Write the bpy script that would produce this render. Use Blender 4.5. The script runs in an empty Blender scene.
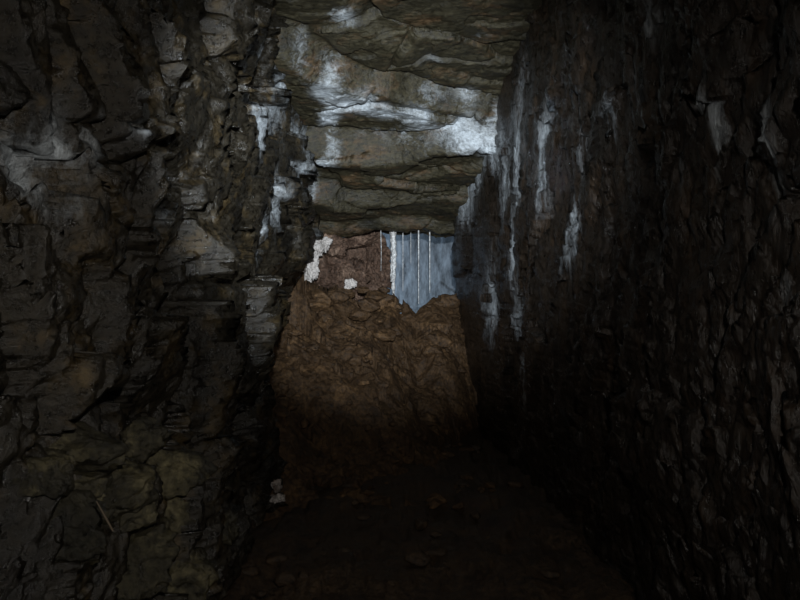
import bpy, math, random
import numpy as np
from mathutils import Vector
F=700.0
rng=np.random.RandomState(7)
# ---------------------------------------------------------------- noise
def hsh(ix,iy,iz,s):
    a=(ix.astype(np.int64)*73856093)^(iy.astype(np.int64)*19349663)^(iz.astype(np.int64)*83492791)^(s*2654435761)
    a=a&0xFFFFFFFF
    a=((a^(a>>16))*0x45d9f3b)&0xFFFFFFFF
    a=((a^(a>>16))*0x45d9f3b)&0xFFFFFFFF
    a=a^(a>>16)
    return a/4294967295.0
def vnoise(P,s=0):
    f=np.floor(P); t=P-f; t=t*t*(3-2*t); i=f.astype(np.int64)
    r=0
    for dx in (0,1):
        wx=t[:,0] if dx else 1-t[:,0]
        for dy in (0,1):
            wy=t[:,1] if dy else 1-t[:,1]
            for dz in (0,1):
                wz=t[:,2] if dz else 1-t[:,2]
                r=r+wx*wy*wz*hsh(i[:,0]+dx,i[:,1]+dy,i[:,2]+dz,s)
    return r*2-1
def fbm(P,sc,oct=4,s=0,g=0.5):
    P=P*np.array(sc); r=0;a=1
    for k in range(oct):
        r=r+a*vnoise(P*(2.03**k)+k*17.3,s+k); a*=g
    return r
def facets(P,sc,s=0,tilt=0.6):
    p=P*np.array(sc); i=np.floor(p).astype(np.int64)
    n=len(p); d1=np.full(n,9.0); d2=np.full(n,9.0); val=np.zeros(n)
    for dx in (-1,0,1):
        for dy in (-1,0,1):
            for dz in (-1,0,1):
                a,b,c=i[:,0]+dx,i[:,1]+dy,i[:,2]+dz
                q=np.stack([a+hsh(a,b,c,s+1),b+hsh(a,b,c,s+2),c+hsh(a,b,c,s+3)],1)
                v=p-q; d=np.sqrt((v*v).sum(1))
                g=np.stack([hsh(a,b,c,s+4),hsh(a,b,c,s+5),hsh(a,b,c,s+6)],1)*2-1
                o=hsh(a,b,c,s+7)*2-1+tilt*(v*g).sum(1)*2
                m=d<d1
                d2=np.where(m,d1,np.minimum(d2,d)); val=np.where(m,o,val); d1=np.where(m,d,d1)
    return val,d2-d1
def crack(e,w): return np.clip(1-e/w,0,1)
def sst(a,b,x):
    t=np.clip((x-a)/(b-a),0,1); return t*t*(3-2*t)
# ---------------------------------------------------------------- mesh
def mesh_obj(name,P,faces,mat,attrs={},smooth=True):
    me=bpy.data.meshes.new(name)
    faces=np.asarray(faces,dtype=np.int32); k=faces.shape[1]
    me.vertices.add(len(P)); me.vertices.foreach_set('co',P.astype(np.float32).ravel())
    me.loops.add(faces.size); me.loops.foreach_set('vertex_index',faces.ravel())
    me.polygons.add(len(faces)); me.polygons.foreach_set('loop_start',np.arange(len(faces),dtype=np.int32)*k)
    me.polygons.foreach_set('loop_total',np.full(len(faces),k,dtype=np.int32))
    me.polygons.foreach_set('use_smooth',np.full(len(faces),smooth))
    me.update(calc_edges=True); me.validate()
    for a,v in attrs.items():
        at=me.attributes.new(a,'FLOAT','POINT'); at.data.foreach_set('value',v.astype(np.float32))
    me.materials.append(mat)
    o=bpy.data.objects.new(name,me); bpy.context.scene.collection.objects.link(o); return o
def grid(nu,nv):
    u,v=np.meshgrid(np.linspace(0,1,nu),np.linspace(0,1,nv),indexing='ij')
    idx=np.arange(nu*nv).reshape(nu,nv)
    f=np.stack([idx[:-1,:-1],idx[1:,:-1],idx[1:,1:],idx[:-1,1:]],-1).reshape(-1,4)
    return u.ravel(),v.ravel(),f
# ---------------------------------------------------------------- material
def rock_mat(name,c_dark,c_mid,c_pat,rough=0.45,bump=0.5,stretch=(1,1,1),spec=0.5,scale=1.0,calc=(0.68,0.74,0.78),cs=(1,1,1),pat=(0.52,0.66)):
    m=bpy.data.materials.new(name); m.use_nodes=True; nt=m.node_tree; N=nt.nodes; L=nt.links
    N.clear(); out=N.new('ShaderNodeOutputMaterial'); b=N.new('ShaderNodeBsdfPrincipled'); L.new(b.outputs[0],out.inputs[0])
    tc=N.new('ShaderNodeTexCoord'); mp=N.new('ShaderNodeMapping'); mp.inputs['Scale'].default_value=stretch
    L.new(tc.outputs['Object'],mp.inputs[0])
    mc=N.new('ShaderNodeMapping'); mc.inputs['Scale'].default_value=cs; L.new(tc.outputs['Object'],mc.inputs[0])
    def noise(s,d=8,r=0.6,dist=0,vec=None):
        n=N.new('ShaderNodeTexNoise'); n.inputs['Scale'].default_value=s*scale; n.inputs['Detail'].default_value=d
        n.inputs['Roughness'].default_value=r; n.inputs['Distortion'].default_value=dist
        L.new((vec or mp.outputs[0]),n.inputs['Vector']); return n
    def ramp(src,p,c):
        r=N.new('ShaderNodeValToRGB'); 
        while len(r.color_ramp.elements)<len(p): r.color_ramp.elements.new(0.5)
        for e,pp,cc in zip(r.color_ramp.elements,p,c): e.position=pp; e.color=(*cc,1) if len(cc)==3 else cc
        L.new(src,r.inputs[0]); return r
    def mix(fac,a,c,mode='MIX'):
        x=N.new('ShaderNodeMix'); x.data_type='RGBA'; x.blend_type=mode
        if hasattr(fac,'links'): L.new(fac,x.inputs[0])
        else: x.inputs[0].default_value=fac
        for s,i in ((a,6),(c,7)):
            if hasattr(s,'links'): L.new(s,x.inputs[i])
            else: x.inputs[i].default_value=(*s,1)
        return x.outputs[2]
    def madd(src,k,c,other=None):
        a=N.new('ShaderNodeMath'); a.operation='MULTIPLY_ADD'; L.new(src,a.inputs[0]); a.inputs[1].default_value=k
        if other is None: a.inputs[2].default_value=c
        else: L.new(other,a.inputs[2])
        return a.outputs[0]
    n1=noise(2.2,10,0.65,0.4); r1=ramp(n1.outputs[0],[0.32,0.50,0.68],[c_dark,c_mid,c_dark])
    n2=noise(4.0,10,0.7,0.3); r2=ramp(n2.outputs[0],list(pat),[(0,0,0),(1,1,1)])
    col=mix(r2.outputs[0],r1.outputs[0],c_pat)
    n3=noise(28,8,0.75); r3=ramp(n3.outputs[0],[0.35,0.65],[(0.2,)*3,(1.35,)*3])
    col=mix(1.0,col,r3.outputs[0],'MULTIPLY')
    at=N.new('ShaderNodeAttribute'); at.attribute_name='calcite'; A=at.outputs['Fac']
    n4=noise(14,10,0.85,1.2,mc.outputs[0]); n5=noise(4,4,0.6,1.0,mc.outputs[0])
    s=madd(n4.outputs[0],4.0,-2.0-1.25); 
    s5=madd(n5.outputs[0],2.5,0,s)
    sm=madd(A,1.0,0,s5)
    mr=N.new('ShaderNodeMapRange'); mr.inputs[1].default_value=0.30; mr.inputs[2].default_value=1.5; L.new(sm,mr.inputs[0])
    gate=N.new('ShaderNodeMapRange'); gate.inputs[1].default_value=0.08; gate.inputs[2].default_value=0.7; L.new(A,gate.inputs[0])
    cf=N.new('ShaderNodeMath'); cf.operation='MULTIPLY'; L.new(mr.outputs[0],cf.inputs[0]); L.new(gate.outputs[0],cf.inputs[1])
    rc=ramp(n3.outputs[0],[0.38,0.6],[tuple(x*0.5 for x in calc),calc])
    col=mix(cf.outputs[0],col,rc.outputs[0])
    L.new(col,b.inputs['Base Color'])
    rr=ramp(n3.outputs[0],[0.3,0.7],[(max(rough-0.15,.08),)*3,(rough+0.25,)*3]); L.new(rr.outputs[0],b.inputs['Roughness'])
    b.inputs['Specular IOR Level'].default_value=spec
    nb=noise(22,12,0.7); bp=N.new('ShaderNodeBump'); bp.inputs['Strength'].default_value=bump; bp.inputs['Distance'].default_value=0.03
    L.new(nb.outputs[0],bp.inputs['Height']); L.new(bp.outputs[0],b.inputs['Normal'])
    return m
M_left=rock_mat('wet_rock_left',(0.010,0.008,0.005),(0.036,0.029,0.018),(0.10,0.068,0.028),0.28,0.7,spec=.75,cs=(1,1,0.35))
M_ledge=rock_mat('lichen_rock',(0.018,0.016,0.010),(0.065,0.056,0.032),(0.23,0.195,0.10),0.35,0.9,spec=.6,pat=(.50,.66))
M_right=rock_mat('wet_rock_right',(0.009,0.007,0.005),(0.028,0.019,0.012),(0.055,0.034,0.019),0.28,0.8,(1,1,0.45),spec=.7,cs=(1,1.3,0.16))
M_ceil=rock_mat('roof_rock',(0.024,0.021,0.012),(0.066,0.056,0.031),(0.115,0.07,0.034),0.42,0.6,(0.6,1.2,1.2),0.4,cs=(0.7,1,1))
M_mud=rock_mat('iron_stained_muck',(0.045,0.024,0.010),(0.108,0.060,0.026),(0.20,0.112,0.048),0.55,0.8,(1,1,1),0.4)
M_floor=rock_mat('floor_mud',(0.028,0.016,0.008),(0.065,0.039,0.019),(0.10,0.06,0.03),0.5,0.7)
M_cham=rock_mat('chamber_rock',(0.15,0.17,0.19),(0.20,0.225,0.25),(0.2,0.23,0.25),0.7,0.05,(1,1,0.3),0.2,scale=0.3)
M_red=rock_mat('brown_rock',(0.07,0.040,0.026),(0.18,0.108,0.072),(0.36,0.24,0.17),0.55,0.9,(1,1,1),0.35,calc=(0.95,0.88,0.82))
M_calc=rock_mat('calcite',(0.8,0.8,0.78),(0.92,0.92,0.90),(0.85,0.8,0.75),0.45,0.3,(1,1,1),0.5)
# ---------------------------------------------------------------- masks
def wall_blobs(Y,Z,X0,bl):
    m=np.zeros(len(Y))
    for (px,py,wx,wy,s) in bl:
        y=F*X0/(px-400.0); z=(300-py)/F*y; ry=abs(wx*y*y/(F*X0)); rz=wy/F*y
        m+=s*np.exp(-((Y-y)/ry)**2-((Z-z)/rz)**2)
    return m
def yspace(u,y0,y1):
    a,b=1/(y0+1.2),1/(y1+1.2); return 1/(a+(b-a)*u)-1.2
# ---------------------------------------------------------------- left wall
u,v,f=grid(800,520)
Y=yspace(u,-0.3,14.0); Z=-1.8+v*5.0
B=np.stack([np.zeros_like(Y),Y,Z],1)
xl=np.interp(Y,[0,3,5.5,7,8.5,10,14],[-1.07,-1.05,-1.02,-1.0,-1.12,-1.35,-1.7])
W=B+0.12*np.stack([fbm(B,(1.6,)*3,4,5,.55),fbm(B,(1.6,)*3,4,9,.55),fbm(B,(1.6,)*3,4,13,.55)],1)
W=np.stack([W[:,0],W[:,1]+0.35*W[:,2],W[:,2]-0.30*W[:,1]],1)
f1,e1=facets(W,(1.0,1.1,0.95),20,0.9); f2,e2=facets(W,(2.6,2.8,2.3),40,0.9); f3,e3=facets(W,(7,7.5,6.5),60,0.8); f4,e4=facets(W,(17,18,16),66,0.9)
ck=sst(-0.1,0.5,fbm(B,(1.4,)*3,2,88)); 
d=0.10*f1+0.05*f2+0.015*f3+0.007*f4-0.11*crack(e1,0.07)*(0.3+0.7*ck)-0.04*crack(e2,0.06)*ck-0.008*crack(e3,.1)+0.05*fbm(B,(0.8,)*3,3,2)+0.012*fbm(B,(9,)*3,5,3,.5)
d+=0.12*sst(-0.35,-0.8,Z)*sst(3.3,2.9,Y)
d-=0.26*np.exp(-((Y-3.42-0.12*Z-0.08*np.sin(Z*5)-0.05*f2)/0.10)**2)*sst(0.55,0.1,Z)
d+=0.10*sst(3.45,3.7,Y)*sst(4.6,4.2,Y)*sst(0.5,0.2,Z)
d-=0.12*np.exp(-((Y-5.0-0.3*Z-0.06*f2)/0.10)**2)*sst(1.3,0.6,Z)
d-=0.30*sst(0.5,0.0,Z)*sst(5.5,6.3,Y)
d+=0.10*sst(1.6,2.4,Z)
X=xl+d
blL=[(58,160,13,60,1.4),(112,128,7,10,.9),(175,200,9,30,.7),(264,120,5,55,1.3),(284,90,5,45,1.25),(272,235,6,30,1.25),(258,165,4,30,.9),
     (268,50,8,15,.8),(300,150,6,40,1.0),(285,200,6,40,.7),(85,140,7,30,.6),(30,520,15,30,.35),(130,580,20,12,.5),(255,430,8,20,.3),(312,120,5,60,.9)]
streak=0.5+0.5*vnoise(np.stack([Y*9,Z*0.9,Y*0],1),91)
cal=wall_blobs(Y,Z,-1.0,blL)*(0.45+1.0*streak)
cal+=0.5*np.exp(-((Y-8.4)/0.5)**2-((Z-0.55)/0.35)**2)
mesh_obj('wall_left',np.stack([X,Y+0.03*f2,Z+0.02*f3],1),f,M_left,{'calcite':cal})
# ---------------------------------------------------------------- right wall
u,v,f=grid(800,480)
Y=yspace(u,-0.3,14.0); Z=-1.8+v*5.0
B=np.stack([np.zeros_like(Y),Y,Z],1)
xr=np.interp(Y,[0,3,5.5,7.2,9.3,10,14],[1.08,1.08,1.03,0.98,0.74,0.95,1.6])
W=B.copy(); W[:,1]+=0.22*Z; W=W+0.08*np.stack([fbm(B,(1.6,)*3,4,15,.5),fbm(B,(1.6,)*3,4,19,.5),fbm(B,(1.6,)*3,4,23,.5)],1)
f1,e1=facets(W,(1.0,1.2,0.6),120,0.9); f2,e2=facets(W,(3.2,3.4,2.1),140,0.8); f3,e3=facets(W,(9,11,6.5),160,0.8); f4,e4=facets(W,(20,24,13),166,0.9)
ck=sst(0.0,0.6,fbm(B,(1.4,)*3,2,188))
d=0.03*f1+0.017*f2+0.010*f3+0.005*f4-0.02*crack(e1,0.06)*ck-0.010*crack(e2,0.08)*ck+0.03*fbm(B,(0.8,)*3,3,32)+0.009*fbm(B,(10,10,5),5,33,.55)
d*=sst(11.5,9.5,Y)*0.6+0.4
X=xr-d+0.05*sst(-0.6,-1.4,Z)
blR=[(748,145,9,60,1.7),(694,125,5,48,1.5),(665,170,4,30,.9),(600,120,7,60,.5),(568,235,7,40,1.2),(640,20,8,30,.7),(540,150,4,60,.8),
     (520,130,6,90,.7),(507,185,4,45,1.6),(498,150,5,25,1.5),(490,170,4,35,1.5),(520,340,4,45,1.0),(498,300,4,50,1.0),(528,380,4,30,1.0),(517,240,4,45,1.0),(770,290,8,30,.7),(600,270,5,40,.6),(482,200,4,35,.9),(575,130,5,50,.6),(623,200,6,50,.5)]
streak=0.5+0.5*vnoise(np.stack([(Y+0.05*Z)*11,Z*0.7,Y*0],1),191)
cal=wall_blobs(Y,Z,1.03,blR)*(0.35+1.1*streak)
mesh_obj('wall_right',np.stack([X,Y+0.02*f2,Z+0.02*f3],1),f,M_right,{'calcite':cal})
# ---------------------------------------------------------------- ceiling
u,v,f=grid(900,400)
Yp=2.0+u*8.6; Yp=np.where(u<0.12,-0.3+u/0.12*3.332,Yp); Xp=-1.7+v*3.4
B0=np.stack([Xp,Yp,0*Yp],1)
BY=[-0.5,3,5.4,9.4,10.1,10.3,10.7]; BZ=[3.2,2.95,2.38,1.70,1.74,2.1,3.0]
def ceil_z(Xp,Yp,n=0,n2=0):
    z=np.interp(Yp,BY,BZ)
    for (y0,t,h,a) in [(4.9,-0.15,.08,.5),(6.30,0.55,.17,.8),(7.2,-0.30,.20,.7),(8.35,0.12,.13,.8),(9.2,0.05,.10,.5),(5.7,0.5,.04,1.6),(7.8,-.3,.05,1.6)]:
        q=Yp-y0-t*Xp-a*n
        z=z-h*sst(-0.02,0.10,q)+0.35*h*np.exp(-((q+0.05)/0.06)**2)-0.2*h*np.exp(-((q-0.14)/0.12)**2)
    return z
n=0.32*fbm(B0,(1.1,1.1,1),3,71,.42)
zc=ceil_z(Xp,Yp,n)
B=np.stack([Xp,Yp,zc],1)
f1,e1=facets(B+0.10*fbm(B,(2,)*3,2,77)[:,None],(0.8,1.4,1.2),220,.8); f2,e2=facets(B+0.05*fbm(B,(4,)*3,2,78)[:,None],(2.4,3.6,3.6),240,.8); f3,e3=facets(B,(9,11,11),250,.8)
farf=0.55+0.45*sst(9.2,8.2,Yp)
Zc=zc+farf*(0.040*f1+0.013*f2)+0.004*f3+0.05*crack(e1,0.04)*sst(-.2,.4,fbm(B,(1.5,)*3,2,79))+farf*0.03*fbm(B,(1.5,)*3,3,72)+0.006*fbm(B,(10,)*3,4,73,.5)
Zc+=0.035*fbm(B,(3.5,)*3,3,74)*sst(8.6,9.2,Yp)-0.05*sst(0.3,0.75,abs(Xp+0.1))*sst(8.6,9.2,Yp)
ysamp=np.linspace(2,10,900)
def cb(px,py,wx,wy,s):
    zz=ceil_z((px-400)/F*ysamp,ysamp)
    pr=300-F*zz/ysamp
    y=ysamp[np.argmin(abs(pr-py))]; y2=ysamp[np.argmin(abs(pr-(py+wy)))]
    x=(px-400)/F*y; ry=max(abs(y2-y),0.12); rx=wx/F*y
    return s*np.exp(-((Xp-x)/rx)**2-((Yp-y)/ry)**2)
cal=0
for bl in [(354,99,24,10,1.7),(326,82,16,9,1.2),(382,110,20,5,1.2),(420,112,22,5,.9),(455,142,38,5,1.4),(492,148,14,10,1.5),(390,150,30,3,.9),
           (330,118,10,16,1.2),(322,145,8,18,1.2),(310,175,8,20,1.1),(340,22,16,5,.9),(300,60,10,14,.6),(480,35,15,6,.4),(515,110,6,30,.5),(470,108,14,4,.8),(330,236,18,4,.9),(430,60,25,3,.3)]:
    cal=cal+cb(*bl)
mesh_obj('ceiling',np.stack([Xp,Yp,Zc],1),f,M_ceil,{'calcite':cal})
# ---------------------------------------------------------------- floor
u,v,f=grid(420,260)
Y=yspace(u,-0.3,14.0); X=-1.9+v*3.8
B=np.stack([X,Y,0*X],1); f1,e1=facets(B,(3,3,3),320); f2,e2=facets(B+.04*fbm(B,(6,)*3,3,322)[:,None],(9,9,9),340)
Z=-1.5+0.03*f1+0.010*f2+0.06*fbm(B,(1.2,)*3,6,81,.55)
mesh_obj('floor',np.stack([X,Y,Z],1),f,M_floor,{'calcite':0*X})
# ---------------------------------------------------------------- muck pile
u,v,f=grid(700,420)
Y=3.8+u*7.0; X=-1.7+v*3.1
def pile_z(X,Y):
    toe=np.interp(X,[-1.2,-0.6,0,0.5,0.9],[4.2,4.8,5.6,6.9,8.0]); crest=np.interp(X,[-1.2,0,0.8],[8.3,8.8,9.25])
    h=np.interp(X,[-1.7,-1.0,-0.5,-0.12,0.0,0.20,0.32,0.45,0.8],[0.2,0.08,0.06,0.03,-0.14,-0.28,-0.12,0.0,0.04])
    t=(Y-toe)/(crest-toe)
    s=np.clip(t,0,1); s=0.7*s+0.3*s*s
    return -1.60+(h+1.60)*s-0.35*np.clip(Y-crest,0,3)-0.25*np.clip(-t,0,1)
def pile_big(X,Y):
    Q=np.stack([X+0.35*Y,Y,0*X],1)
    return 0.18*fbm(Q,(2.0,1.0,1),3,296,.5)
B=np.stack([X,Y,0*X],1)
z0=pile_z(X,Y); B[:,2]=z0
Wp=B+0.10*np.stack([fbm(B,(3,)*3,4,95),fbm(B,(3,)*3,4,97),fbm(B,(3,)*3,4,98)],1)
f1,e1=facets(Wp,(1.5,1.5,1.5),420,.9); f2,e2=facets(Wp,(4.2,4.2,4.2),440,.9); f3,e3=facets(Wp,(13,13,13),450,.9)
amp=0.6+0.7*sst(-0.7,-0.1,z0)
Z=z0+pile_big(X,Y)*sst(9.2,8.0,Y)*(.4+.6*sst(-1.4,-.9,z0))+amp*(0.12*f1+0.05*f2*sst(-.1,.5,fbm(B,(2,)*3,2,89)))*(.4+.6*sst(9.2,8.4,Y))+0.008*f3+0.06*fbm(B,(3,)*3,5,96,.5)
cal=0*X
mesh_obj('muck_pile',np.stack([X,Y,Z],1),f,M_mud,{'calcite':cal})
# ---------------------------------------------------------------- chamber end wall + roof
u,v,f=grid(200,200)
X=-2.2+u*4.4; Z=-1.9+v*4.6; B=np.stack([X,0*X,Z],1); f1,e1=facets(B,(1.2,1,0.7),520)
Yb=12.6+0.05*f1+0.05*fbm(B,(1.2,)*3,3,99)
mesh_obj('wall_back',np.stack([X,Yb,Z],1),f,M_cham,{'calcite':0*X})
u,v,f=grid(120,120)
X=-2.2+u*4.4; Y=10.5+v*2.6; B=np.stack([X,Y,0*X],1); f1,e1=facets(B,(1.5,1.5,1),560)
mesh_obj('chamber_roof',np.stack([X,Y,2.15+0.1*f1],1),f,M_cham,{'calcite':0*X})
# ---------------------------------------------------------------- rocks
import bmesh
def ico(sub):
    bm=bmesh.new(); bmesh.ops.create_icosphere(bm,subdivisions=sub,radius=1)
    V=np.array([v.co[:] for v in bm.verts]); Fc=np.array([[v.index for v in p.verts] for p in bm.faces]); bm.free(); return V,Fc
ICO={k:ico(k) for k in (3,4,5,6)}
def stone(c,r,seed,sub=4,rough=0.06):
    V,Fc=ICO[sub]; rs=np.random.RandomState(seed)
    k=12; n=rs.normal(size=(k,3)); n/=np.linalg.norm(n,axis=1)[:,None]; dd=rs.uniform(0.5,0.85,k)
    rad=np.ones(len(V))
    for i in range(k):
        c0=V@n[i]; rad=np.where(c0>1e-3,np.minimum(rad,dd[i]/np.maximum(c0,1e-3)),rad)
    P=V*rad[:,None]; P=P*(1+rough*fbm(P+seed,(3,)*3,5,seed,.6))[:,None]
    a=rs.uniform(0,6.28); R=np.array([[math.cos(a),-math.sin(a),0],[math.sin(a),math.cos(a),0],[0,0,1]])
    P=(P@R.T)*np.array(r)+np.array(c); return P,Fc
def stones(name,lst,mat,sub=4,cal=0.0,rough=.06):
    Ps=[];Fs=[];o=0
    for i,(c,r) in enumerate(lst):
        P,Fc=stone(c,r,i*13+len(name),sub,rough); Ps.append(P);Fs.append(Fc+o);o+=len(P)
    P=np.concatenate(Ps); return mesh_obj(name,P,np.concatenate(Fs),mat,{'calcite':np.full(len(P),cal)},True)
stones('collapsed_boulder',[((-1.05,9.75,0.42),(0.45,0.4,0.5)),((-0.70,9.6,0.28),(0.24,0.3,0.34)),((-0.85,9.35,0.12),(0.28,0.25,0.16)),((-0.62,9.8,0.82),(0.32,0.25,0.13)),((-0.34,10.1,0.58),(0.26,0.25,0.46)),((-0.35,9.6,0.05),(0.2,0.2,0.14)),((-0.95,9.4,0.72),(0.25,0.2,0.16)),((-0.62,10.35,0.5),(0.40,0.25,0.7))],M_red,6,0.1,.25)
stones('calcite_flowstone',[((-1.14,8.75,0.46),(0.17,0.12,0.26)),((-1.27,8.6,0.3),(0.10,0.1,0.22)),((-1.0,8.95,0.72),(0.15,0.1,0.10)),((-1.05,8.8,0.62),(0.10,0.1,0.14)),((-1.2,8.6,0.2),(0.14,0.1,0.12))],M_red,5,1.5,.35)
stones('calcite_lump',[((-0.65,8.95,0.19),(0.07,0.06,0.08)),((-0.59,8.95,0.22),(0.05,0.04,0.06))],M_red,4,1.6,.3)
stones('quartz_fragment',[((-0.90,5.1,-1.36),(0.04,0.05,0.06)),((-0.88,5.05,-1.43),(0.06,0.05,0.04))],M_red,4,1.0,.3)
L=[]
for i in range(120):
    x=rng.uniform(-1.15,0.75); y=rng.uniform(5.0,9.1); X_=np.array([x]);Y_=np.array([y]); z=float(pile_z(X_,Y_)[0]+pile_big(X_,Y_)[0])
    if z<-1.5: z=-1.5
    s=rng.uniform(0.02,0.07)*(1.6 if y>8 else 1)
    L.append(((x,y,z+0.01),(s*rng.uniform(.8,1.6),s,s*rng.uniform(.5,1.0))))
for (x,y,s) in [(-0.95,8.3,.16),(-0.75,8.45,.13),(-0.3,8.7,.14),(-0.20,8.75,.12),(0.60,9.1,.16),(0.48,9.0,.12),(-0.5,8.2,.13),(0.42,8.5,.18),(-0.2,8.0,.14),(0.5,8.7,.16),(0.35,8.3,.14)]:
    z=float(pile_z(np.array([x]),np.array([y]))[0]); L.append(((x,y,z),(s*1.2,s,s*.7)))
stones('muck_stones',L,M_mud,4,0,.12)
L=[]
for i in range(70):
    y=rng.uniform(2.2,8.2); x=rng.choice([-1,1])*rng.uniform(0.1,1.0); s=rng.uniform(0.02,0.07)
    L.append(((x,y,-1.49),(s*rng.uniform(.8,1.5),s,s*rng.uniform(.5,.9))))
stones('floor_stones',L,M_floor,3)
L=[]
for (x,y,z,r) in [(-1.04,2.2,-.47,.16),(-.98,2.35,-.64,.15),(-.90,2.75,-.67,.15),(-.88,2.8,-.84,.15),(-1.04,2.1,-.72,.18),(-.97,2.5,-.93,.18),(-.88,2.7,-1.08,.16),(-1.04,2.0,-.49,.11),(-.95,2.6,-.52,.12),(-.83,3.1,-1.0,.12),(-.93,2.45,-.75,.1),(-1.0,2.25,-.6,.09)]:
    L.append(((x,y,z),(r*1.0,r*1.1,r*0.8)))
stones('ledge_rocks',L,M_ledge,5,0.0,.16)
# ---------------------------------------------------------------- straws
def tube(pts,rad,n=8):
    P=[];Fc=[]
    for i,(p,r) in enumerate(zip(pts,rad)):
        for k in range(n):
            a=2*math.pi*k/n; P.append((p[0]+r*math.cos(a),p[1]+r*math.sin(a),p[2]))
    for i in range(len(pts)-1):
        for k in range(n): Fc.append((i*n+k,i*n+(k+1)%n,(i+1)*n+(k+1)%n,(i+1)*n+k))
    return np.array(P),np.array(Fc)
def tubes(name,specs,mat):
    Ps=[];Fs=[];o=0
    for (x,y,z1,z0,r,wv) in specs:
        zs=np.linspace(z1,z0,24)
        pts=[(x+wv*math.sin(z*9+x*40),y,z) for z in zs]; rad=[r*(1.15-0.5*k/23+0.25*math.sin(k*1.7+x*9)*(wv>0)) for k in range(24)]
        P,Fc=tube(pts,rad); Ps.append(P);Fs.append(Fc+o);o+=len(P)
    P=np.concatenate(Ps); return mesh_obj(name,P,np.concatenate(Fs),mat,{'calcite':np.full(len(P),0.2)})
tubes('calcite_column',[(-0.085,9.6,0.98,0.05,0.034,0.006),(-0.11,9.62,0.98,0.25,0.024,0.006)],M_calc)
tubes('soda_straw_stalactites',[(0.04,9.6,0.98,0.12,0.005,0),(0.255,9.6,0.98,-0.05,0.009,0),(0.41,9.65,0.98,0.10,0.008,0),(0.15,9.7,0.98,0.5,0.004,0),(-0.26,9.6,0.98,0.4,0.005,0.003)],M_calc)
# ---------------------------------------------------------------- stick
M_wood=bpy.data.materials.new('old_wood'); M_wood.use_nodes=True
b=M_wood.node_tree.nodes['Principled BSDF']; w=M_wood.node_tree.nodes.new('ShaderNodeTexNoise'); w.inputs['Scale'].default_value=30
cr=M_wood.node_tree.nodes.new('ShaderNodeValToRGB'); cr.color_ramp.elements[0].color=(0.04,0.03,0.02,1); cr.color_ramp.elements[1].color=(0.16,0.12,0.08,1)
M_wood.node_tree.links.new(w.outputs[0],cr.inputs[0]); M_wood.node_tree.links.new(cr.outputs[0],b.inputs['Base Color'])
P,Fc=tube([(0,0,t*0.10) for t in (0,.3,.6,1)],[.003,.0035,.003,.002])
o=mesh_obj('wooden_stick',P,Fc,M_wood); o.location=(-0.82,2.0,-0.66); o.rotation_euler=(0.2,-0.4,0)
# ---------------------------------------------------------------- lights
def spot(name,loc,tgt,W,ang,blend,col,r=0.03):
    l=bpy.data.lights.new(name,'SPOT'); l.energy=W; l.spot_size=math.radians(ang); l.spot_blend=blend; l.color=col; l.shadow_soft_size=r
    o=bpy.data.objects.new(name,l); bpy.context.scene.collection.objects.link(o); o.location=loc
    o.rotation_euler=(Vector(tgt)-Vector(loc)).to_track_quat('-Z','Y').to_euler(); return o
spot('headlamp',(0.05,-0.1,0.40),(-0.1,7.0,1.1),2800,40,1.0,(0.84,0.92,1.0))
spot('camera_flash',(0.20,-0.1,0.30),(-0.7,6.0,-0.5),95,100,1.0,(1.0,0.96,0.90))
l=bpy.data.lights.new('chamber_fill','POINT'); l.energy=125; l.color=(0.62,0.8,1.0); l.shadow_soft_size=0.05  # added bluish fill, hidden behind the boulder, to brighten the chamber's back wall
o=bpy.data.objects.new('chamber_fill',l); bpy.context.scene.collection.objects.link(o); o.location=(-1.2,11.0,0.5)
w=bpy.data.worlds.new('dark'); bpy.context.scene.world=w; w.use_nodes=True; w.node_tree.nodes['Background'].inputs[0].default_value=(0,0,0,1)
# ---------------------------------------------------------------- camera
c=bpy.data.cameras.new('camera'); c.sensor_width=36; c.lens=F/800*36; c.clip_start=0.02
co=bpy.data.objects.new('camera',c); bpy.context.scene.collection.objects.link(co); co.location=(0,0,0); co.rotation_euler=(math.radians(90),0,0)
bpy.context.scene.camera=co
bpy.context.scene.view_settings.view_transform='Standard'
